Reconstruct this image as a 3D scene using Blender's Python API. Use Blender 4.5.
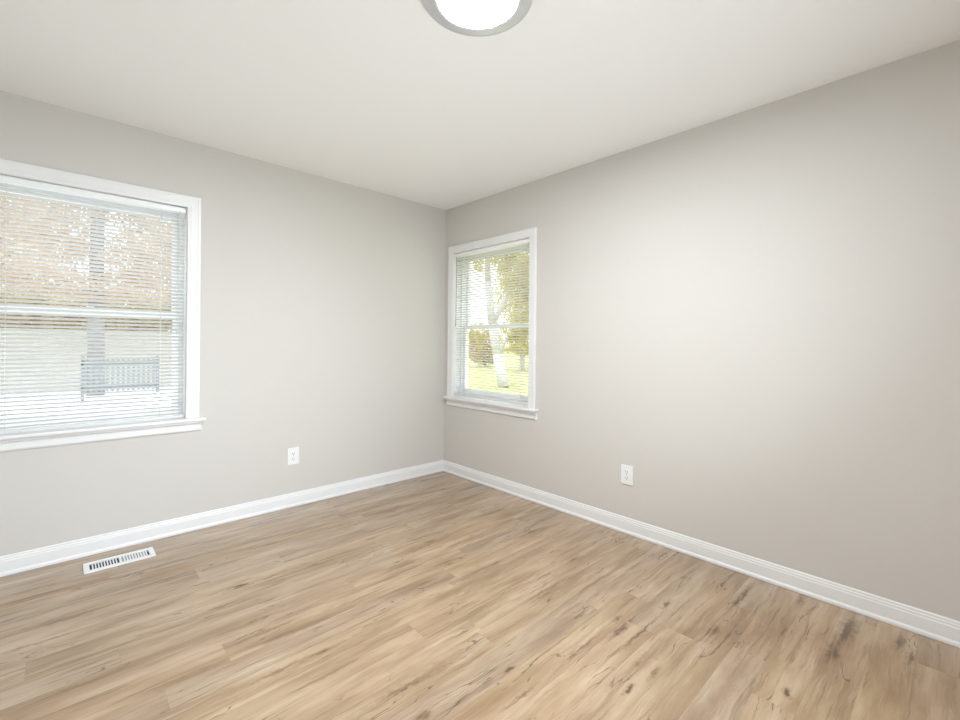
import bpy, bmesh, math, random
from mathutils import Vector, Matrix, Euler
random.seed(7)
SC = bpy.context.scene
COL = SC.collection
for o in list(bpy.data.objects):
    bpy.data.objects.remove(o)

# ------------------------------------------------------------------ camera
CAM = Vector((-2.640, -3.292, 1.1967))
YAW, ROLL, FPX, SHY = 0.7550, 0.0098, 448.67, -16.8
cd = bpy.data.cameras.new('camera'); cam = bpy.data.objects.new('camera', cd); COL.objects.link(cam)
fw = Vector((math.sin(YAW), math.cos(YAW), 0)); rt = Vector((math.cos(YAW), -math.sin(YAW), 0)); up = Vector((0, 0, 1))
r2 = rt * math.cos(ROLL) + up * math.sin(ROLL); u2 = -rt * math.sin(ROLL) + up * math.cos(ROLL)
m = Matrix((r2, u2, -fw)).transposed().to_4x4(); m.translation = CAM
cam.matrix_world = m
cd.sensor_fit = 'HORIZONTAL'; cd.sensor_width = 36.0
cd.lens = FPX * 36.0 / 960.0
cd.shift_x = 0.0; cd.shift_y = SHY / 960.0
cd.clip_start = 0.02; cd.clip_end = 200
SC.camera = cam

# ------------------------------------------------------------------ sky, lamp strength, exposure
SKY = 2.2
LAMP = 252.0
CEILING_FILL = 17.0  # strength of the added fill aimed at the ceiling
FILL = 15.0
w = bpy.data.worlds.new('sky'); SC.world = w; w.use_nodes = True
nt = w.node_tree; nt.nodes.clear()
wo = nt.nodes.new('ShaderNodeOutputWorld'); bg = nt.nodes.new('ShaderNodeBackground')
tc = nt.nodes.new('ShaderNodeTexCoord'); sx = nt.nodes.new('ShaderNodeSeparateXYZ'); cr = nt.nodes.new('ShaderNodeValToRGB')
nt.links.new(tc.outputs['Generated'], sx.inputs[0]); nt.links.new(sx.outputs['Z'], cr.inputs[0])
cr.color_ramp.elements[0].color = (0.245, 0.248, 0.25, 1); cr.color_ramp.elements[0].position = 0.22     # overcast: far brighter overhead than at the horizon
cr.color_ramp.elements[1].color = (0.40, 0.445, 0.49, 1); cr.color_ramp.elements[1].position = 0.70
nt.links.new(cr.outputs[0], bg.inputs[0]); bg.inputs[1].default_value = SKY * 4.0
nt.links.new(bg.outputs[0], wo.inputs[0])
SC.view_settings.view_transform = 'Standard'; SC.view_settings.look = 'None'
SC.view_settings.gamma = 1.0; SC.view_settings.use_curve_mapping = False
SC.view_settings.exposure = 0.10
SC.cycles.max_bounces = 16; SC.cycles.diffuse_bounces = 8; SC.cycles.transparent_max_bounces = 16
SC.cycles.use_denoising = True; SC.cycles.denoising_prefilter = 'ACCURATE'
SC.cycles.sample_clamp_indirect = 8.0

# added fill lamp behind the camera, bounced off the ceiling to brighten it
fd = bpy.data.lights.new('ceiling_fill', 'AREA'); fd.shape = 'DISK'; fd.size = 0.45; fd.energy = CEILING_FILL; fd.color = (0.84, 0.94, 1.0); fd.spread = math.radians(112)
fo = bpy.data.objects.new('ceiling_fill', fd); COL.objects.link(fo); fo.location = (-1.60, -3.85, 0.30)
fo.rotation_euler = Vector((0.10, 2.5, 1.75)).to_track_quat('-Z', 'Y').to_euler()

# second added fill disc near the back wall, brightens the left wall and floor
ud = bpy.data.lights.new('left_wall_fill', 'AREA'); ud.shape = 'DISK'; ud.spread = math.radians(76); ud.size = 1.2; ud.energy = FILL; ud.color = (0.74, 0.87, 1.0)
uo = bpy.data.objects.new('left_wall_fill', ud); COL.objects.link(uo); uo.location = (-0.75, -4.05, 1.5)
uo.rotation_euler = Vector((-1.5, 2.5, -1.25)).to_track_quat('-Z', 'Y').to_euler()

# sky portals over the two window openings (they only guide the sky's own light)
for loc, rot, sx_, sy_ in (((-2.512, 0.178, 1.37), (math.pi/2, 0, math.pi), 0.92, 1.34), ((0.178, -0.592, 1.37), (math.pi/2, 0, math.pi/2), 0.92, 1.34)):
    ld = bpy.data.lights.new('window_portal', 'AREA'); ld.shape = 'RECTANGLE'; ld.size = sx_; ld.size_y = sy_
    ld.cycles.is_portal = True
    lo = bpy.data.objects.new('window_portal', ld); lo.location = loc; lo.rotation_euler = rot; COL.objects.link(lo)
    # aim the portal into the room
    d = Vector((0, -1, 0)) if abs(loc[0]) > 1 else Vector((-1, 0, 0))
    lo.rotation_euler = d.to_track_quat('-Z', 'Z').to_euler()

# ------------------------------------------------------------------ materials
class NT:
    def __init__(s, name):
        s.m = bpy.data.materials.new(name); s.m.use_nodes = True; s.t = s.m.node_tree; s.t.nodes.clear()
        s.out = s.n('ShaderNodeOutputMaterial')
    def n(s, typ, **kw):
        x = s.t.nodes.new(typ)
        for k, v in kw.items(): setattr(x, k, v)
        return x
    def put(s, sock, v):
        if isinstance(v, bpy.types.NodeSocket): s.t.links.new(v, sock)
        elif v is not None: sock.default_value = v
    def math(s, op, a, b=None, c=None, clamp=False):
        x = s.n('ShaderNodeMath', operation=op); x.use_clamp = clamp
        s.put(x.inputs[0], a); s.put(x.inputs[1], b); s.put(x.inputs[2], c); return x.outputs[0]
    def vm(s, op, a, b=None):
        x = s.n('ShaderNodeVectorMath', operation=op); s.put(x.inputs[0], a); s.put(x.inputs[1], b)
        return x.outputs['Value'] if op in ('LENGTH', 'DOT_PRODUCT') else x.outputs['Vector']
    def noise(s, vec, scale, detail=2.0, rough=0.5, dist=0.0, out='Fac'):
        x = s.n('ShaderNodeTexNoise'); s.put(x.inputs['Vector'], vec); x.inputs['Scale'].default_value = scale
        x.inputs['Detail'].default_value = detail; x.inputs['Roughness'].default_value = rough; x.inputs['Distortion'].default_value = dist
        return x.outputs[out]
    def ramp(s, fac, stops):
        x = s.n('ShaderNodeValToRGB'); s.put(x.inputs[0], fac); e = x.color_ramp.elements
        while len(e) < len(stops): e.new(0.5)
        for q, (p, c) in zip(e, stops): q.position = p; q.color = (*c, 1) if len(c) == 3 else c
        return x.outputs[0]
    def mr(s, v, a, b, c=0.0, d=1.0, smooth=True):
        x = s.n('ShaderNodeMapRange', interpolation_type='SMOOTHSTEP' if smooth else 'LINEAR'); s.put(x.inputs['Value'], v)
        for k, q in zip(('From Min', 'From Max', 'To Min', 'To Max'), (a, b, c, d)): x.inputs[k].default_value = q
        return x.outputs['Result']
    def mix(s, f, a, b, blend='MIX'):
        x = s.n('ShaderNodeMix', data_type='RGBA', blend_type=blend); s.put(x.inputs[0], f)
        s.put(x.inputs[6], a if not isinstance(a, tuple) else (*a, 1)); s.put(x.inputs[7], b if not isinstance(b, tuple) else (*b, 1)); return x.outputs[2]
    def pbsdf(s, color, rough=0.5, **kw):
        b = s.n('ShaderNodeBsdfPrincipled')
        s.put(b.inputs['Base Color'], (*color, 1) if isinstance(color, tuple) else color); s.put(b.inputs['Roughness'], rough)
        for k, v in kw.items(): s.put(b.inputs[k.replace('_', ' ')], v)
        s.t.links.new(b.outputs[0], s.out.inputs[0]); return b
    def bump(s, h, strength, dist, b):
        x = s.n('ShaderNodeBump'); x.inputs['Strength'].default_value = strength; x.inputs['Distance'].default_value = dist
        s.put(x.inputs['Height'], h); s.t.links.new(x.outputs[0], b.inputs['Normal'])
    def pos(s): return s.n('ShaderNodeNewGeometry').outputs['Position']

def simple(name, color, rough=0.5, var=0.03, scale=30.0, bump=0.0, **kw):
    t = NT(name); p = t.pos(); nz = t.noise(p, scale, 3.0)
    c = t.mix(nz, tuple(x * (1 - var) for x in color), tuple(min(1, x * (1 + var)) for x in color))
    b = t.pbsdf(c, rough, **kw)
    if bump: t.bump(nz, bump, 0.002, b)
    return t.m

WALL_C = (0.624, 0.605, 0.574)
M = {}
M['wall'] = simple('wall_paint', WALL_C, 0.75, 0.012, 60, 0.06)
M['ceiling'] = simple('ceiling_paint', (0.86, 0.855, 0.845), 0.9, 0.01, 90, 0.05)
M['trim'] = simple('white_trim_paint', (0.81, 0.815, 0.82), 0.35, 0.01, 25)
M['vinyl'] = simple('white_vinyl', (0.92, 0.925, 0.93), 0.4, 0.01, 20)
M['slat'] = simple('white_blind_slat', (0.72, 0.715, 0.70), 0.45, 0.01, 20)
M['cord'] = simple('blind_cord', (0.70, 0.70, 0.69), 0.8, 0.02, 200)
M['wand'] = simple('blind_wand', (0.38, 0.39, 0.40), 0.25, 0.02, 50)
M['plate'] = simple('white_outlet_plastic', (0.84, 0.845, 0.85), 0.3, 0.01, 80)
M['dark'] = simple('outlet_slot', (0.03, 0.03, 0.03), 0.6)
M['screw'] = simple('screw_metal', (0.6, 0.6, 0.58), 0.35, Metallic=0.8)
M['vent'] = simple('white_vent_enamel', (0.82, 0.83, 0.84), 0.35, 0.01, 60)
M['vane'] = simple('vent_vane_grey', (0.40, 0.42, 0.45), 0.5)
M['duct_shade'] = simple('vent_duct_shade', (0.018, 0.024, 0.035), 0.6)  # near-black colour stands in for the unlit recess
M['nickel'] = simple('brushed_nickel', (0.68, 0.69, 0.72), 0.32, 0.02, 40, Metallic=0.7)

t = NT('lamp_diffuser'); e = t.n('ShaderNodeEmission'); e.inputs[0].default_value = (0.925, 0.962, 1.0, 1); e.inputs[1].default_value = LAMP
t.t.links.new(e.outputs[0], t.out.inputs[0]); M['lamp'] = t.m

t = NT('window_glass'); tr = t.n('ShaderNodeBsdfTransparent'); tr.inputs[0].default_value = (0.95, 0.97, 0.96, 1)
gl = t.n('ShaderNodeBsdfGlossy'); gl.inputs['Roughness'].default_value = 0.02
mx = t.n('ShaderNodeMixShader'); mx.inputs[0].default_value = 0.06
t.t.links.new(tr.outputs[0], mx.inputs[1]); t.t.links.new(gl.outputs[0], mx.inputs[2]); t.t.links.new(mx.outputs[0], t.out.inputs[0]); M['glass'] = t.m

def foliage_mat(name, stops, trans=0.45):
    t = NT(name); p = t.pos(); nz = t.noise(p, 1.3, 4.0, 0.65); n2 = t.noise(p, 14.0, 2.0)
    c = t.ramp(t.math('ADD', t.math('MULTIPLY', nz, 0.65), t.math('MULTIPLY', n2, 0.35)), stops)
    d = t.n('ShaderNodeBsdfDiffuse'); tl = t.n('ShaderNodeBsdfTranslucent'); x = t.n('ShaderNodeMixShader'); x.inputs[0].default_value = trans
    t.put(d.inputs[0], c); t.put(tl.inputs[0], c); t.t.links.new(d.outputs[0], x.inputs[1]); t.t.links.new(tl.outputs[0], x.inputs[2])
    t.t.links.new(x.outputs[0], t.out.inputs[0]); return t.m
M['leaf_orange'] = foliage_mat('orange_leaves', [(0.3, (0.50, 0.34, 0.22)), (0.5, (0.74, 0.56, 0.40)), (0.7, (0.82, 0.69, 0.56))])
M['leaf_yellow'] = foliage_mat('yellow_leaves', [(0.3, (0.34, 0.28, 0.09)), (0.5, (0.60, 0.52, 0.12)), (0.7, (0.70, 0.64, 0.20))])
M['leaf_ochre'] = foliage_mat('ochre_leaves', [(0.3, (0.46, 0.37, 0.22)), (0.5, (0.62, 0.51, 0.31)), (0.7, (0.76, 0.67, 0.48))])
M['bark'] = simple('grey_bark', (0.28, 0.265, 0.265), 0.9, 0.35, 12, 0.5)
M['bark_pale'] = simple('pale_bark', (0.60, 0.59, 0.575), 0.9, 0.3, 9, 0.4)
M['fence_pale'] = simple('pale_fence_paint', (0.52, 0.49, 0.445), 0.7, 0.08, 8)
M['fence_dark'] = simple('grey_picket_paint', (0.23, 0.235, 0.25), 0.6, 0.05, 8)
t = NT('concrete_drive'); p = t.pos(); t.pbsdf(t.mix(t.noise(p, 2.0, 5.0), (0.50, 0.50, 0.505), (0.58, 0.58, 0.58)), 0.85); M['concrete'] = t.m
t = NT('leafy_lawn'); p = t.pos(); t.pbsdf(t.ramp(t.noise(p, 3.0, 6.0, 0.7), [(0.35, (0.28, 0.25, 0.085)), (0.48, (0.38, 0.34, 0.13)), (0.62, (0.46, 0.42, 0.21))]), 0.95); M['lawn'] = t.m

# plank floor ------------------------------------------------------
# knots: x, y, length, width, strength
KN = [(-1.989, -.898, .05, .012, .8), (-1.631, -.941, .05, .012, .7), (-1.853, -.995, .06, .010, .7), (-1.97, -1.415, .16, .018, .55), (-1.88, -1.308, .15, .022, .45),
      (-1.628, -1.988, .17, .022, .6), (-1.426, -2.178, .03, .010, .9), (-1.779, -2.129, .05, .018, .7), (-1.905, -1.617, .10, .010, .7), (-.895, -2.331, .10, .016, .9),
      (-.848, -2.287, .04, .014, .7), (-.584, -2.384, .05, .014, .8), (-.965, -2.49, .14, .022, .55), (-1.046, -2.545, .05, .010, .7), (-1.188, -2.519, .03, .010, .9),
      (-1.046, -2.482, .05, .012, .6), (-.64, -2.60, .10, .035, .75), (-.25, -2.600, .22, .012, .75), (-.412, -2.801, .07, .008, .8), (-.804, -2.896, .03, .014, .9),
      (-.43, -2.967, .12, .030, .75), (-.20, -2.985, .20, .026, .8), (-.077, -2.797, .08, .016, .6), (-.535, -1.837, .07, .016, .8), (-.932, -1.954, .10, .008, .6),
      (-.70, -1.958, .08, .018, .5), (-.436, -1.443, .04, .014, .7), (-1.00, -1.131, .06, .018, .7), (-1.285, -1.266, .12, .014, .7), (-1.307, -1.485, .08, .014, .6),
      (-1.048, -1.57, .09, .024, .4), (-1.26, -1.64, .14, .020, .45), (-2.60, -.69, .18, .018, .6), (-2.752, -.823, .03, .010, .6), (-2.386, -.854, .12, .016, .45),
      (-1.24, -.859, .04, .012, .6), (-.15, -3.143, .10, .022, .7), (-2.3, -.40, .25, .012, .6), (-2.75, -.36, .35, .016, .6), (-1.5, -.45, .3, .012, .5),
      (-.75, -.62, .2, .014, .5), (-.62, -.93, .25, .014, .5), (-1.45, -.13, .06, .012, .6), (-1.0, -.32, .1, .012, .6), (-.55, -2.72, .25, .012, .45), (-.95, -2.75, .3, .018, .4)]
KN += [(-1.738, -1.989, .18, .016, .7), (-2.037, -1.610, .19, .010, .6), (-2.055, -1.345, .20, .009, .55), (-2.664, -.826, .10, .008, .6), (-2.672, -.673, .10, .014, .55), (-1.20, -.588, .19, .014, .6),
       (-1.266, -1.245, .10, .014, .6), (-1.077, -1.146, .20, .020, .6), (-.861, -1.93, .26, .008, .6), (-1.131, -2.287, .15, .009, .75), (-.852, -2.40, .20, .007, .7), (-.975, -2.152, .13, .020, .45),
       (-.863, -2.500, .13, .024, .5), (-.407, -2.965, .22, .018, .7), (-.252, -3.175, .13, .012, .7), (-.504, -2.645, .25, .014, .55), (-2.724, -.273, .14, .016, .6), (-2.257, -.587, .14, .012, .55),
       (-1.282, -.272, .17, .010, .55), (-2.291, -1.423, .17, .010, .5), (-2.571, -1.22, .11, .010, .5), (-1.484, -2.284, .10, .007, .6), (-2.078, -1.029, .09, .008, .7)]
t = NT('oak_plank_floor')
P = t.pos()
at = t.n('ShaderNodeAttribute', attribute_name='plank'); RND = at.outputs['Vector']
sr = t.n('ShaderNodeSeparateXYZ'); t.put(sr.inputs[0], RND)
sp = t.n('ShaderNodeSeparateXYZ'); t.put(sp.inputs[0], P)
wob = t.noise(P, 7.0, 3.0, 0.55, out='Color')
wobv = t.vm('MULTIPLY', t.vm('SUBTRACT', wob, (0.5, 0.5, 0.5)), (0.08, 0.030, 0.0))
Q = t.vm('ADD', t.vm('ADD', P, t.vm('MULTIPLY', RND, (37.0, 53.0, 0.0))), wobv)
streak2 = t.noise(t.vm('MULTIPLY', Q, (2.6, 70.0, 1.0)), 1.6, 4.0, 0.65, 0.3)
broad = t.noise(t.vm('MULTIPLY', Q, (1.3, 7.0, 1.0)), 1.6, 3.0, 0.55)            # broad tone drift along a plank
streak = t.noise(t.vm('MULTIPLY', Q, (1.4, 26.0, 1.0)), 1.7, 5.0, 0.62, 0.4)     # long grain streaks
fibre = t.noise(t.vm('MULTIPLY', Q, (9.0, 260.0, 1.0)), 1.5, 3.0, 0.6)           # fine pores
crackn = t.noise(t.vm('MULTIPLY', Q, (1.7, 15.0, 1.0)), 1.4, 3.0, 0.5, 0.6)
crack = t.math('MULTIPLY', t.mr(t.math('ABSOLUTE', t.math('SUBTRACT', crackn, 0.5)), 0.0, 0.017, 1.0, 0.0),
               t.mr(t.noise(t.vm('MULTIPLY', Q, (1.6, 4.0, 1.0)), 2.2, 2.0), 0.50, 0.64))
col = t.ramp(broad, [(0.30, (0.252, 0.160, 0.086)), (0.50, (0.362, 0.250, 0.148)), (0.68, (0.455, 0.338, 0.222))])
col = t.mix(t.math('MULTIPLY', t.mr(streak, 0.53, 0.72), 0.80), col, (0.185, 0.108, 0.056))
col = t.mix(t.math('MULTIPLY', t.mr(streak, 0.44, 0.24), 0.55), col, (0.52, 0.43, 0.335))
col = t.mix(t.math('MULTIPLY', t.mr(streak2, 0.50, 0.72), 0.32), col, (0.20, 0.122, 0.066))
col = t.mix(t.math('MULTIPLY', t.mr(fibre, 0.50, 0.75), 0.30), col, (0.25, 0.155, 0.09))
col = t.mix(t.math('MULTIPLY', crack, 0.75), col, (0.075, 0.042, 0.022))
hue = t.n('ShaderNodeHueSaturation'); t.put(hue.inputs['Color'], col)
t.put(hue.inputs['Value'], t.mr(sr.outputs['X'], 0, 1, 0.94, 1.06, False)); t.put(hue.inputs['Saturation'], t.mr(sr.outputs['Y'], 0, 1, 0.90, 1.06, False))
col = hue.outputs[0]
kw = t.vm('MULTIPLY', t.vm('SUBTRACT', t.noise(P, 24.0, 5.0, 0.65, out='Color'), (0.5, 0.5, 0.5)), (0.11, 0.048, 0.0))
PK = t.vm('ADD', P, kw)
acc = None; core = None
for (kx, ky, kl, kwid, ks) in KN:
    d = t.vm('LENGTH', t.vm('MULTIPLY', t.vm('SUBTRACT', PK, (kx, ky, 0.0)), (1 / (1.35 * kl), 1 / (1.5 * kwid), 0.0)))
    v = t.mr(d, 0.1, 1.15, ks, 0.0)
    acc = v if acc is None else t.math('MAXIMUM', acc, v)
acc = t.math('MULTIPLY', acc, t.mr(streak, 0.25, 0.6, 0.55, 1.0))
col = t.mix(t.math('MULTIPLY', acc, 0.95, clamp=True), col, (0.185, 0.098, 0.043))
col = t.mix(t.math('MULTIPLY', t.mr(acc, 0.42, 0.8), 0.8), col, (0.080, 0.039, 0.015))
edge = t.n('ShaderNodeAttribute', attribute_name='seam')                          # bevelled plank edges, metres to the edge
b = t.pbsdf(col, t.mr(streak, 0.3, 0.8, 0.40, 0.52, False))
b.inputs['Specular IOR Level'].default_value = 0.3; b.inputs['Coat Weight'].default_value = 1.0; b.inputs['Coat Roughness'].default_value = 0.27; b.inputs['Coat IOR'].default_value = 1.62
t.bump(t.math('SUBTRACT', t.math('MULTIPLY', fibre, -0.4), t.math('MULTIPLY', streak, 0.6)), 0.25, 0.0012, b)
M['floor'] = t.m
M['groove'] = simple('plank_groove', (0.12, 0.072, 0.040), 0.7)

# ------------------------------------------------------------------ mesh helpers
def box(bm, x0, x1, y0, y1, z0, z1, f=None, mi=0):
    vs = [bm.verts.new((f(x, y, z) if f else (x, y, z))) for x in (x0, x1) for y in (y0, y1) for z in (z0, z1)]
    for q in ((0, 1, 3, 2), (4, 6, 7, 5), (0, 4, 5, 1), (2, 3, 7, 6), (0, 2, 6, 4), (1, 5, 7, 3)):
        fc = bm.faces.new([vs[i] for i in q]); fc.material_index = mi
def prism(bm, prof, a, b, f, mitre_a=None, mitre_b=None):
    """closed profile of (p, q) points swept from a to b; f(s, p, q) places a point; mitres shift the ends by a function of (p, q)"""
    A = [bm.verts.new(f(a + (mitre_a(p, q) if mitre_a else 0), p, q)) for p, q in prof]
    B = [bm.verts.new(f(b + (mitre_b(p, q) if mitre_b else 0), p, q)) for p, q in prof]
    n = len(prof)
    for i in range(n): bm.faces.new((A[i], A[(i + 1) % n], B[(i + 1) % n], B[i]))
    bm.faces.new(A[::-1]); bm.faces.new(B)
def cyl(bm, p0, p1, r0, r1=None, n=10):
    r1 = r0 if r1 is None else r1
    p0, p1 = Vector(p0), Vector(p1); d = (p1 - p0).normalized(); a = d.orthogonal().normalized(); c = d.cross(a)
    A = []; B = []
    for i in range(n):
        g = 2 * math.pi * i / n; o = a * math.cos(g) + c * math.sin(g)
        A.append(bm.verts.new(p0 + o * r0)); B.append(bm.verts.new(p1 + o * r1))
    for i in range(n): bm.faces.new((A[i], A[(i + 1) % n], B[(i + 1) % n], B[i]))
    bm.faces.new(A[::-1]); bm.faces.new(B)
def lathe(bm, prof, c, n=96, close=False):
    rings = []
    for r, z in prof:
        if r < 1e-6: rings.append([bm.verts.new((c[0], c[1], z))])
        else: rings.append([bm.verts.new((c[0] + r * math.cos(2 * math.pi * i / n), c[1] + r * math.sin(2 * math.pi * i / n), z)) for i in range(n)])
    for k in range(len(rings) - (0 if close else 1)):
        A, B = rings[k], rings[(k + 1) % len(rings)]
        for i in range(n):
            j = (i + 1) % n
            if len(A) == 1: bm.faces.new((A[0], B[i], B[j]))
            elif len(B) == 1: bm.faces.new((A[i], A[j], B[0]))
            else: bm.faces.new((A[i], A[j], B[j], B[i]))
def obj(name, bm, mat, parent=None, origin=(0, 0, 0), bevel=0.0, smooth=False, seg=2):
    bmesh.ops.recalc_face_normals(bm, faces=bm.faces[:])
    bmesh.ops.translate(bm, verts=bm.verts[:], vec=-Vector(origin))
    me = bpy.data.meshes.new(name); bm.to_mesh(me); bm.free()
    for mm in (mat if isinstance(mat, (list, tuple)) else [mat]): me.materials.append(mm)
    if smooth:
        for p in me.polygons: p.use_smooth = True
    o = bpy.data.objects.new(name, me); COL.objects.link(o)
    if parent: o.parent = parent
    else: o.location = origin
    if bevel:
        bv = o.modifiers.new('bevel', 'BEVEL'); bv.width = bevel; bv.segments = seg; bv.limit_method = 'ANGLE'; bv.angle_limit = math.radians(40)
    return o
def tag(o, label=None, cat=None, group=None, kind=None):
    if label: o['label'] = label
    if cat: o['category'] = cat
    if group: o['group'] = group
    if kind: o['kind'] = kind
    return o
def empty(name, origin, **kw):
    o = bpy.data.objects.new(name, None); o.location = origin; o.empty_display_size = 0.1; COL.objects.link(o); return tag(o, **kw)
BM = bmesh.new

# ------------------------------------------------------------------ room shell
H = 2.44; XW = -3.25; YB = -4.20; TH = 0.17
W1 = dict(u0=-2.966, u1=-2.058, z0=0.712, z1=2.024, cw=0.0715)      # window in the left wall, u = x
W2 = dict(u0=-1.042, u1=-0.132, z0=0.706, z1=2.015, cw=0.0640)      # window in the right wall, u = y
F1 = lambda u, d, z: (u, d, z)          # left wall: d outward = +y
F2 = lambda u, d, z: (d, u, z)          # right wall: d outward = +x

def wall_with_opening(name, W, a, b, f, label):
    bm = BM(); u0, u1, z0, z1 = W['u0'] - .004, W['u1'] + .004, W['z0'] - 0.02, W['z1'] + .022
    box(bm, a, u0, 0, TH, 0, H, f); box(bm, u1, b, 0, TH, 0, H, f)
    box(bm, u0, u1, 0, TH, 0, z0, f); box(bm, u0, u1, 0, TH, z1, H, f)
    return tag(obj(name, bm, M['wall']), label, 'wall', kind='structure')
wall_with_opening('wall_left', W1, XW - TH, TH, F1, 'beige painted wall with the wide-blind window above the floor vent')
wall_with_opening('wall_right', W2, YB - TH, 0.0, F2, 'long beige painted wall with the window next to the corner')
bm = BM(); box(bm, XW - TH, TH, YB - TH, YB, 0, H); tag(obj('wall_back', bm, M['wall']), 'beige painted wall behind the camera', 'wall', kind='structure')
bm = BM(); box(bm, XW - TH, XW, YB, 0, 0, H); tag(obj('wall_front', bm, M['wall']), 'beige painted wall at the camera side', 'wall', kind='structure')
bm = BM(); box(bm, XW - TH, TH, YB - TH, TH, H, H + 0.12); tag(obj('ceiling', bm, M['ceiling']), 'flat white ceiling', 'ceiling', kind='structure')

# floor of separate planks with their own grain, 125 mm rows
PW = 0.125; PL = 1.22
joints = {0: -1.72, 3: -2.327, 5: -1.737, 6: -2.181, 8: -1.24, 9: -1.576, 12: -1.213, 16: -.858, 17: -.632, 19: -.750}
bm = BM(); lay = bm.faces.layers.float_vector.new('plank')
rnd = random.Random(11)
box(bm, XW, 0, YB, 0, -0.06, -0.0012, mi=1)
r = -1
while True:
    ya = -(0.065 + PW * r); yb = ya - PW
    if ya <= YB: break
    ya = min(ya, 0.0); yb = max(yb, YB)
    off = joints.get(r, rnd.uniform(-PL, 0)); off = off - math.ceil((off - XW) / PL) * PL
    x = off
    while x < 0:
        a, bb = max(x, XW), min(x + PL, 0.0)
        if bb - a > 1e-4:
            g = 0.00012
            f_ = bm.faces.new([bm.verts.new(c) for c in ((a + g, yb + g, 0), (bb - g, yb + g, 0), (bb - g, ya - g, 0), (a + g, ya - g, 0))])
            f_[lay] = (rnd.random(), rnd.random(), rnd.random())
        x += PL
    r += 1
tag(obj('floor', bm, [M['floor'], M['groove']]), 'light oak plank floor with dark knots', 'floor', kind='structure')

# baseboards: flat board, stepped moulded cap, shoe at the foot.  p = distance from the wall, q = height
BASE = [(0, .0012), (.0155, .0012), (.0155, .012), (.0135, .017), (.0115, .020), (.0105, .022), (.0105, .072), (.0085, .076), (.0085, .084), (.006, .088), (.006, .095), (.0035, .100), (0, .100)]
def baseboard(name, a, b, f, ma, mb, label):
    bm = BM(); prism(bm, BASE, a, b, f, ma, mb); tag(obj(name, bm, M['trim']), label, 'baseboard', kind='structure')
mi_ = lambda p, q: -p
pl_ = lambda p, q: p
baseboard('baseboard_left', XW, 0, lambda s, p, q: (s, -p, q), pl_, mi_, 'white moulded baseboard behind the floor vent')
baseboard('baseboard_right', YB, 0, lambda s, p, q: (-p, s, q), pl_, mi_, 'white moulded baseboard along the long wall')
baseboard('baseboard_back', XW, 0, lambda s, p, q: (s, YB + p, q), pl_, mi_, 'white moulded baseboard behind the camera')
baseboard('baseboard_front', YB, 0, lambda s, p, q: (XW + p, s, q), pl_, mi_, 'white moulded baseboard at the camera side')

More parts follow.
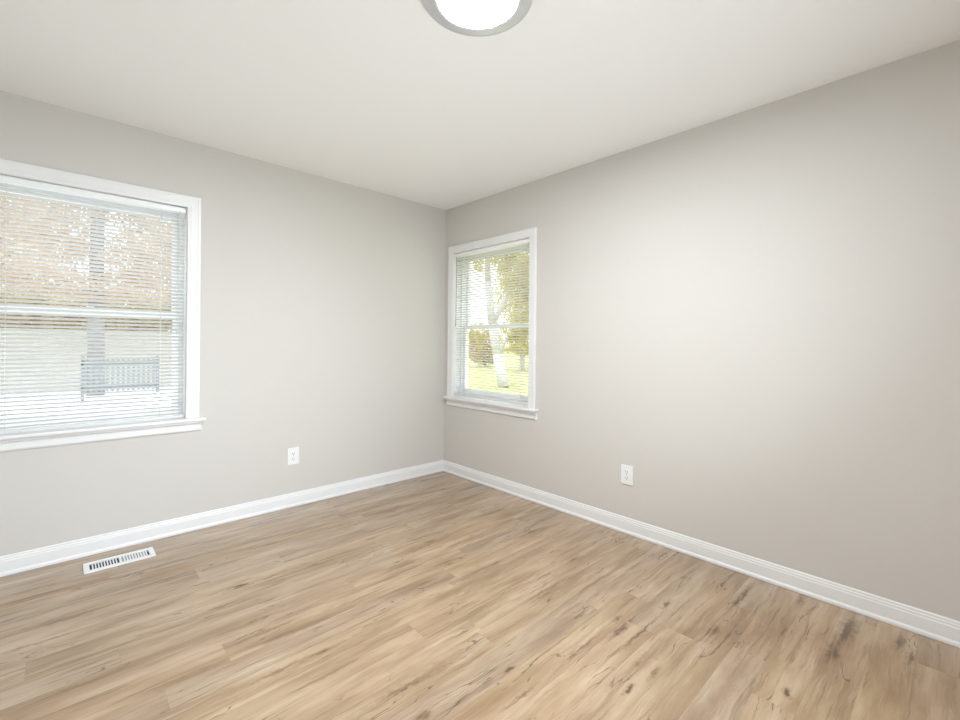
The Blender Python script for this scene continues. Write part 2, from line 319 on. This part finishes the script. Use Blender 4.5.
# ------------------------------------------------------------------ windows
def window(name, W, f, horn0, horn1, label):
    u0, u1, z0, z1, cw = W['u0'], W['u1'], W['z0'], W['z1'], W['cw']
    O = f((u0 + u1) / 2, 0, z0)
    root = empty(name, O, label=label, cat='window', kind='structure')
    # casing: profiled boards, mitred at the top corners. p across the board from the opening, q out of the wall
    prof = [(0, 0), (0, -.011), (.003, -.014), (.016, -.0145), (.018, -.0165), (cw - .018, -.0175), (cw - .014, -.020), (cw - .003, -.020), (cw, -.017), (cw, 0)]
    bm = BM()
    prism(bm, prof, z0, z1, lambda s, p, q: f(u0 - p, q, s), None, pl_)
    prism(bm, prof, z0, z1, lambda s, p, q: f(u1 + p, q, s), None, pl_)
    prism(bm, prof, u0, u1, lambda s, p, q: f(s, q, z1 + p), mi_, pl_)
    obj('casing', bm, M['trim'], root, O)
    # jamb liner
    bm = BM(); D = 0.085
    box(bm, u0 - .004, u0 + .002, -.002, D, z0, z1 + .0155, f); box(bm, u1 - .002, u1 + .004, -.002, D, z0, z1 + .0155, f); box(bm, u0 - .004, u1 + .004, .0, D, z1 + .016, z1 + .022, f)
    obj('jamb', bm, M['trim'], root, O)
    # stool with rounded nose and horns
    bm = BM(); box(bm, u0 - cw - horn0, u1 + cw + horn1, -.052, 0, z0 - .019, z0, f); box(bm, u0 - .003, u1 + .003, 0, D, z0 - .019, z0, f)
    obj('sill', bm, M['trim'], root, O, bevel=.005, seg=3)
    ap = [(0, -.019), (-.016, -.019), (-.018, -.024), (-.018, -.036), (-.0145, -.041), (-.0145, -.074), (-.012, -.081), (-.008, -.085), (0, -.085)]
    bm = BM(); prism(bm, ap, u0 - cw - .004, u1 + cw + .004, lambda s, p, q: f(s, p, z0 + q), lambda p, q: -.018 - p + (-.0 if q > -.04 else .0), lambda p, q: .018 + p)
    obj('apron', bm, M['trim'], root, O)
    # vinyl frame
    fr = 0.022; D0, D1 = 0.080, TH - .004
    bm = BM()
    box(bm, u0, u0 + fr, D0, D1, z0, z1 - fr, f); box(bm, u1 - fr, u1, D0, D1, z0, z1 - fr, f)
    box(bm, u0, u1, D0, D1, z1 - fr, z1 + .0155, f); box(bm, u0 + fr, u1 - fr, D0, D1, z0, z0 + fr, f)
    obj('frame', bm, M['vinyl'], root, O, bevel=.002)
    def sash(nm, d0, d1, za, zb, rt_, rb_):
        st = 0.034; a, b = u0 + fr, u1 - fr
        bm = BM(); box(bm, a, a + st, d0, d1, za, zb, f); box(bm, b - st, b, d0, d1, za, zb, f)
        box(bm, a + st, b - st, d0, d1, zb - rt_, zb, f); box(bm, a + st, b - st, d0, d1, za, za + rb_, f)
        s = obj(nm, bm, M['vinyl'], root, O, bevel=.003)
        bm = BM(); dm = (d0 + d1) / 2; box(bm, a + st - .005, b - st + .005, dm - .002, dm + .002, za + rb_ - .005, zb - rt_ + .005, f)
        obj('pane', bm, M['glass'], s, O)
        return s
    zm = z0 + .620
    sash('upper_sash', .128, .156, zm, z1 - fr, .034, .034)
    lo = sash('lower_sash', .094, .122, z0 + fr, zm + .034, .036, .050)
    bm = BM(); um = (u0 + u1) / 2; box(bm, um - .03, um + .03, .098, .118, zm + .034, zm + .046, f); box(bm, um - .012, um + .022, .090, .112, zm + .046, zm + .053, f)
    obj('latch', bm, M['vinyl'], lo, O, bevel=.003)
    return root
window('window_1', W1, F1, .032, .032, 'white framed window in the wall above the floor vent')
window('window_2', W2, F2, .036, .020, 'white framed window right beside the room corner')

# ------------------------------------------------------------------ mini blinds

def blind(W, f, label, wand_u, ladders, lift_u=None, bottom=.010, tilt=-26):
    u0, u1, z0, z1 = W['u0'] + .006, W['u1'] - .006, W['z0'], W['z1']
    dc = 0.020; O = f((u0 + u1) / 2, dc, z1 - .02)
    root = empty('window_blind', O, label=label, cat='blind', group='white mini blinds in the windows')
    bm = BM(); box(bm, u0, u1, dc - .016, dc + .026, z1 - .035, z1 - .007, f)
    hr = obj('headrail', bm, M['vinyl'], root, O, bevel=.0025)
    pitch = .0213; zt = z1 - .049; zb = z0 + bottom + .019
    n = int((zt - zb) / pitch) + 1; pitch = (zt - zb) / (n - 1)
    hw = .0127; TILT = math.radians(tilt)
    arc = []
    for k in range(7):
        s = -1 + k / 3; arc.append((s * hw, .0022 * (1 - s * s)))
    sec = [(p, q + .00025) for p, q in arc] + [(p, q - .00025) for p, q in arc[::-1]]
    bm = BM(); rr = random.Random(5)
    for i in range(n):
        zc = zt - i * pitch; dt = math.radians(rr.uniform(-1.0, 1.0)); c2, s2 = math.cos(TILT + dt), math.sin(TILT + dt)
        pr = [(dc + p * c2 - q * s2, zc + p * s2 + q * c2) for p, q in sec]     # room edge low, outer edge high
        prism(bm, pr, u0 + .002, u1 - .002, lambda s, p, q: f(s, p, q))
    obj('slats', bm, M['slat'], root, O)
    bm = BM(); box(bm, u0 + .002, u1 - .002, dc - .0125, dc + .0125, z0 + bottom - .0065, z0 + bottom + .0085, f)
    obj('bottom_rail', bm, M['slat'], root, O, bevel=.003)
    for lu in ladders:
        bm = BM()
        for dd in (-.0135, .0135): box(bm, lu - .0007, lu + .0007, dc + dd - .0006, dc + dd + .0006, z0 + bottom + .005, z1 - .03, f)
        box(bm, lu - .0008, lu + .0008, dc - .0008, dc + .0008, z0 + bottom + .005, z1 - .03, f)
        obj('ladder_cord', bm, M['cord'], root, O)
    if wand_u is not None:
        bm = BM(); a = f(wand_u, dc - .021, z1 - .035); b = f(wand_u + .004, dc - .021, z1 - .035 - .60); cyl(bm, a, b, .0032, n=6)
        cyl(bm, b, (b[0], b[1], b[2] - .03), .0045, .005, 8)
        wd = obj('tilt_wand', bm, M['wand'], root, O, smooth=True)
        bm = BM(); cyl(bm, f(wand_u, dc - .021, z1 - .036), f(wand_u, dc - .010, z1 - .026), .0018, n=6); obj('hook', bm, M['wand'], wd, O)
    if lift_u is not None:
        bm = BM(); cyl(bm, f(lift_u, dc - .0165, z1 - .03), f(lift_u - .006, dc - .0165, z1 - .75), .0011, n=6); cyl(bm, f(lift_u + .004, dc - .0165, z1 - .03), f(lift_u - .004, dc - .0165, z1 - .75), .0011, n=6)
        lc = obj('lift_cord', bm, M['cord'], root, O)
        bm = BM(); p = f(lift_u - .005, dc - .0165, z1 - .75); cyl(bm, p, (p[0], p[1], p[2] - .03), .003, .006, 10); obj('tassel', bm, M['slat'], lc, O, smooth=True)
    return root
blind(W1, F1, 'white mini blind in the window above the floor vent', None, (-2.835, -2.187), -2.098, .012)
blind(W2, F2, 'white mini blind in the small window beside the corner', -.168, (-.262, -.925), -1.018, .024, -16)

# ------------------------------------------------------------------ ceiling light
LC = (-1.5690, -2.124)
cl = empty('ceiling_light', (LC[0], LC[1], H), label='round flush ceiling light with brushed nickel ring', cat='ceiling light')
bm = BM()
lathe(bm, [(.185, H - .0005), (.1945, H - .002), (.1965, H - .010), (.1960, H - .024), (.1935, H - .0285), (.188, H - .0310), (.170, H - .0335), (.152, H - .0345), (.1430, H - .0340), (.1412, H - .0315), (.1412, H - .020), (.160, H - .0005)], (LC[0], LC[1]), 128, close=True)
obj('ring', bm, M['nickel'], cl, (LC[0], LC[1], H), smooth=True)
bm = BM()
lathe(bm, [(.1408, H - .024), (.1406, H - .0322), (.10, H - .0325), (.05, H - .0327), (0, H - .0328)], (LC[0], LC[1]), 96)
obj('diffuser', bm, M['lamp'], cl, (LC[0], LC[1], H), smooth=True)

# ------------------------------------------------------------------ outlets
def outlet(f, uc, zc, label):
    O = f(uc, 0, zc); root = empty('wall_outlet', O, label=label, cat='outlet', group='white duplex outlets low on the walls')
    bm = BM(); box(bm, uc - .041, uc + .041, -.0062, 0, zc - .061, zc + .061, f); obj('cover_plate', bm, M['plate'], root, O, bevel=.003, seg=3)
    for s in (1, -1):
        zz = zc + s * .0195; bm = BM(); pts = []
        for k in range(24):
            g = 2 * math.pi * k / 24; pts.append((max(-.0170, min(.0170, .0195 * math.cos(g))), max(-.0142, min(.0142, .0165 * math.sin(g)))))
        A = [bm.verts.new(f(uc + a, -.006, zz + b)) for a, b in pts]; B = [bm.verts.new(f(uc + a * .96, -.0085, zz + b * .96)) for a, b in pts]
        for i in range(24): bm.faces.new((A[i], A[(i + 1) % 24], B[(i + 1) % 24], B[i]))
        bm.faces.new(B); bm.faces.new(A[::-1])
        sk = obj('socket', bm, M['plate'], root, O)
        bm = BM()
        box(bm, uc - .0085, uc - .0058, -.0087, -.0075, zz - .002, zz + .0078, f); box(bm, uc + .0058, uc + .0085, -.0087, -.0075, zz - .001, zz + .0068, f)
        cyl(bm, f(uc, -.0087, zz - .0080), f(uc, -.0075, zz - .0080), .0032, n=10)
        obj('slots', bm, M['dark'], sk, O)
    bm = BM(); cyl(bm, f(uc, -.0072, zc), f(uc, -.0058, zc), .0034, n=12); obj('screw', bm, M['screw'], root, O)
outlet(F1, -1.392, .366, 'white duplex outlet low on the wall below the wide-blind window')
outlet(F2, -1.863, .370, 'white duplex outlet low on the long bare wall')

# ------------------------------------------------------------------ floor register
VX, VY = -2.385, -.195
O = (VX, VY, 0); vent = empty('floor_vent', O, label='white slotted metal floor vent in the plank floor', cat='vent')
ow, od, sw, sd = .150, .0675, .126, .040
zt = .0075
bm = BM()
def bx(a, b, c, d, z0, z1): box(bm, VX + a, VX + b, VY + c, VY + d, z0, z1)
bx(-ow, ow, -od, -sd, .0008, zt); bx(-ow, ow, sd, od, .0008, zt); bx(-ow, -sw, -sd, sd, .0008, zt); bx(sw, ow, -sd, sd, .0008, zt); bx(-.005, .005, -sd, sd, .0008, zt)
NS = 10; span = sw - .005
for side in (-1, 1):
    for k in range(1, NS):
        c = side * (.005 + span * k / NS); bx(c - .0030, c + .0030, -sd, sd, .0045, zt)
obj('frame', bm, M['vent'], vent, O, bevel=.0012)
bm = BM(); bx(-sw - .004, sw + .004, -sd - .004, sd + .004, .0004, .0012); obj('duct_shade_sheet', bm, M['duct_shade'], vent, O)  # dark sheet under the slots, painted as the shade of the duct
for k in range(NS - 1):                                    # tilted vanes under the slots of the second bank
    bm = BM(); c = VX + .005 + span * (k + .5) / NS
    vs = [bm.verts.new(q) for q in ((c - .006, VY - sd, .0016), (c - .006, VY + sd, .0016), (c + .0045, VY + sd, .0056), (c + .0045, VY - sd, .0056),
                                    (c - .006, VY - sd, .0012), (c - .006, VY + sd, .0012), (c + .0045, VY + sd, .0050), (c + .0045, VY - sd, .0050))]
    for q in ((0, 1, 2, 3), (4, 7, 6, 5), (0, 4, 5, 1), (1, 5, 6, 2), (2, 6, 7, 3), (3, 7, 4, 0)): bm.faces.new([vs[i] for i in q])
    obj('vane', bm, M['vane'], vent, O)
bm = BM(); bx(sw - .0085, sw - .004, .012, .034, .004, .0095); obj('lever', bm, M['vane'], vent, O, bevel=.001)

# ------------------------------------------------------------------ outdoors, seen through the slats
GZ = -0.10
bm = BM(); box(bm, -40, XW - TH, -40, 60, GZ - .5, GZ); box(bm, TH, 60, -40, 60, GZ - .5, GZ); box(bm, XW - TH, TH, TH, 60, GZ - .5, GZ); box(bm, XW - TH, TH, -40, YB - TH, GZ - .5, GZ)
tag(obj('ground', bm, M['lawn']), 'lawn covered with yellow fallen leaves outside', 'lawn', kind='structure')
bm = BM(); box(bm, -14, 1.5, .6, 11.8, GZ, GZ + .03)
tag(obj('driveway', bm, M['concrete']), 'pale concrete driveway outside the window above the floor vent', 'driveway', kind='structure')
def leaves(bm, c, rad, n, size, rr, shell=0.5):
    for _ in range(n):
        d = Vector((rr.gauss(0, 1), rr.gauss(0, 1), rr.gauss(0, 1))).normalized() * (rr.random() ** shell)
        p = Vector((c[0] + d.x * rad[0], c[1] + d.y * rad[1], c[2] + d.z * rad[2]))
        R = Euler((rr.uniform(0, 6.28), rr.uniform(0, 6.28), rr.uniform(0, 6.28))).to_matrix(); s = size * rr.uniform(.6, 1.3)
        bm.faces.new([bm.verts.new(p + R @ Vector(q)) for q in ((-s * .5, 0, 0), (0, -s * .32, s * .06), (s * .6, 0, 0), (0, s * .32, s * .06))])
def obj_leaf(name, bm, mat, parent, O):
    bmesh.ops.translate(bm, verts=bm.verts[:], vec=-Vector(O)); me = bpy.data.meshes.new(name); bm.to_mesh(me); bm.free(); me.materials.append(mat)
    o = bpy.data.objects.new(name, me); COL.objects.link(o); o.parent = parent; return o
def tree(x, y, trunk, blobs, leaf, bark, label, seed, size=.16, dens=420):
    rr = random.Random(seed); O = (x, y, GZ)
    root = empty('autumn_tree', O, label=label, cat='tree', group='autumn trees outside')
    bm = BM()
    for pts in trunk:
        for (a, ra), (b, rb) in zip(pts, pts[1:]):
            cyl(bm, (x + a[0], y + a[1], GZ + a[2]), (x + b[0], y + b[1], GZ + b[2]), ra, rb, 10)
    obj('trunk', bm, bark, root, O, smooth=True)
    bm = BM()
    for (c, rad, k) in blobs:
        for _ in range(max(1, int(k * 9))):
            q = Vector((rr.gauss(0, 1), rr.gauss(0, 1), rr.gauss(0, 1))).normalized() * rr.random() ** .4
            leaves(bm, (x + c[0] + q.x * rad[0], y + c[1] + q.y * rad[1], GZ + c[2] + q.z * rad[2]), (rad[0] * .32, rad[1] * .32, rad[2] * .22), int(dens / 9), size, rr)
    obj_leaf('foliage', bm, leaf, root, O)
    return root
def fork(h, r, lean=(0, 0)):
    top = (lean[0], lean[1], h)
    T = [[((0, 0, 0), r), ((lean[0] * .5, lean[1] * .5, h * .5), r * .85), (top, r * .7)]]
    for dx, dy, dz in ((1.2, .3, 2.2), (-1.0, -.2, 2.4), (.2, .7, 2.8), (-.4, .5, 1.7)):
        T.append([(top, r * .6), ((top[0] + dx * .5, top[1] + dy * .5, h + dz * .55), r * .38), ((top[0] + dx, top[1] + dy, h + dz), r * .15)])
    return T
# beyond the window above the vent
tree(-2.00, 10.2, fork(4.4, .17), [((-.9, 0, 3.3), (.95, .9, .8), 6), ((.9, 0, 3.2), (.95, .9, .7), 6), ((0, 0, 4.9), (1.75, 1.0, 1.4), 20), ((0, 0, 2.5), (1.75, .9, .42), 7)],
     M['leaf_orange'], M['bark'], 'orange tree with a straight grey trunk outside the window above the vent', 1, .085)
tree(-4.1, 17.2, fork(3.4, .18), [((0, 0, 4.3), (1.9, 1.2, 2.2), 30), ((0, 0, 2.3), (1.9, 1.0, .6), 6)], M['leaf_orange'], M['bark'], 'orange tree beyond the fence in the outer half of the wide blind', 2, .11)
tree(1.0, 17.4, fork(3.6, .16), [((0, 0, 4.4), (1.8, 1.2, 2.1), 26), ((0, 0, 2.3), (1.8, 1.0, .6), 6)], M['leaf_orange'], M['bark'], 'orange tree beyond the fence near the wide blind\'s hanging cord', 3, .11)
def shrub(x, y, rx, h, label, seed, group='ochre shrubs behind the pale fence', mat='leaf_ochre', n=4200):
    rr = random.Random(seed); O = (x, y, GZ); root = empty('ochre_shrub', O, label=label, cat='shrub', group=group)
    bm = BM()
    for k in range(5): g = k * 1.3; cyl(bm, (x, y, GZ), (x + .5 * rx * math.cos(g), y + .2 * math.sin(g), GZ + h * .7), .03, .012, 6)
    obj('stems', bm, M['bark'], root, O)
    bm = BM(); leaves(bm, (x, y, GZ + h * .51), (rx, .5, h * .49), n, .12, rr, .35); obj_leaf('foliage', bm, M[mat], root, O)
shrub(-4.1, 13.1, .93, 2.95, 'ochre shrub behind the fence at the wide blind\'s outer side', 21)
shrub(-2.05, 13.1, .93, 2.9, 'ochre shrub behind the fence before the grey trunk', 22)
shrub(0.0, 13.1, .93, 2.95, 'ochre shrub behind the fence past the grey trunk', 23)
shrub(-3.05, 14.5, .85, 3.0, 'ochre shrub filling the gap left of the grey trunk, behind the fence', 25)
shrub(-1.0, 14.5, .85, 3.0, 'ochre shrub filling the gap right of the grey trunk, behind the fence', 26)
bm = BM()
for k in range(46):
    x = -8.5 + k * .20; box(bm, x, x + .1999, 11.8, 11.83, GZ + .03, GZ + 1.54)
box(bm, -8.5, .7, 11.83, 11.87, GZ + .3, GZ + .4); box(bm, -8.5, .7, 11.83, 11.87, GZ + 1.25, GZ + 1.35)
tag(obj('board_fence', bm, M['fence_pale']), 'pale board fence beyond the driveway', 'fence')
O = (-1.67, 8.6, GZ); pf = empty('picket_fence', O, label='low grey picket railing on the driveway', cat='railing')
bm = BM()
for k in range(15): x = -2.26 + k * .085; box(bm, x, x + .045, 8.58, 8.61, GZ + .24, GZ + .90)
obj('pickets', bm, M['fence_dark'], pf, O)
bm = BM(); box(bm, -2.30, -1.03, 8.61, 8.65, GZ + .27, GZ + .34); box(bm, -2.30, -1.03, 8.61, 8.65, GZ + .78, GZ + .86); box(bm, -2.30, -2.25, 8.61, 8.66, GZ + .03, GZ + .96); box(bm, -1.08, -1.03, 8.61, 8.66, GZ + .03, GZ + .96)
obj('rails', bm, M['fence_dark'], pf, O)
# beyond the window beside the corner
tree(7.0, 5.9, [[((0, 0, 0), .17), ((0, .28, .95), .15), ((0, .52, 1.85), .13), ((0, .72, 3.2), .10), ((0, .8, 4.6), .07)], [((0, .52, 1.85), .09), ((.2, -.1, 3.0), .06), ((.3, -.5, 4.4), .03)], [((0, .28, .95), .06), ((.1, -.2, 1.7), .04), ((.2, -.6, 2.4), .02)]],
     [((.2, -.45, 3.3), (.6, .55, .9), 8), ((.3, -.55, 1.75), (.5, .5, .6), 5), ((.1, .15, 4.3), (.7, .7, .7), 6), ((0, 1.15, 1.5), (.3, .35, .45), 1.6), ((.1, .85, 3.7), (.6, .5, .5), .6)],
     M['leaf_yellow'], M['bark_pale'], 'yellow tree with a pale forked trunk outside the window beside the corner', 4, .085)
tree(13.5, 10.9, fork(2.6, .14), [((0, 0, 3.2), (1.3, 1.1, 2.2), 18), ((0, 0, 1.0), (1.2, 1.0, .5), 4)], M['leaf_yellow'], M['bark_pale'], 'dense yellow tree standing farther off behind the pale forked trunk', 5, .11)
shrub(14.6, 14.6, 1.5, 2.2, 'ochre shrub on the lawn outside the window beside the corner', 24, 'ochre shrub on the yellow lawn')
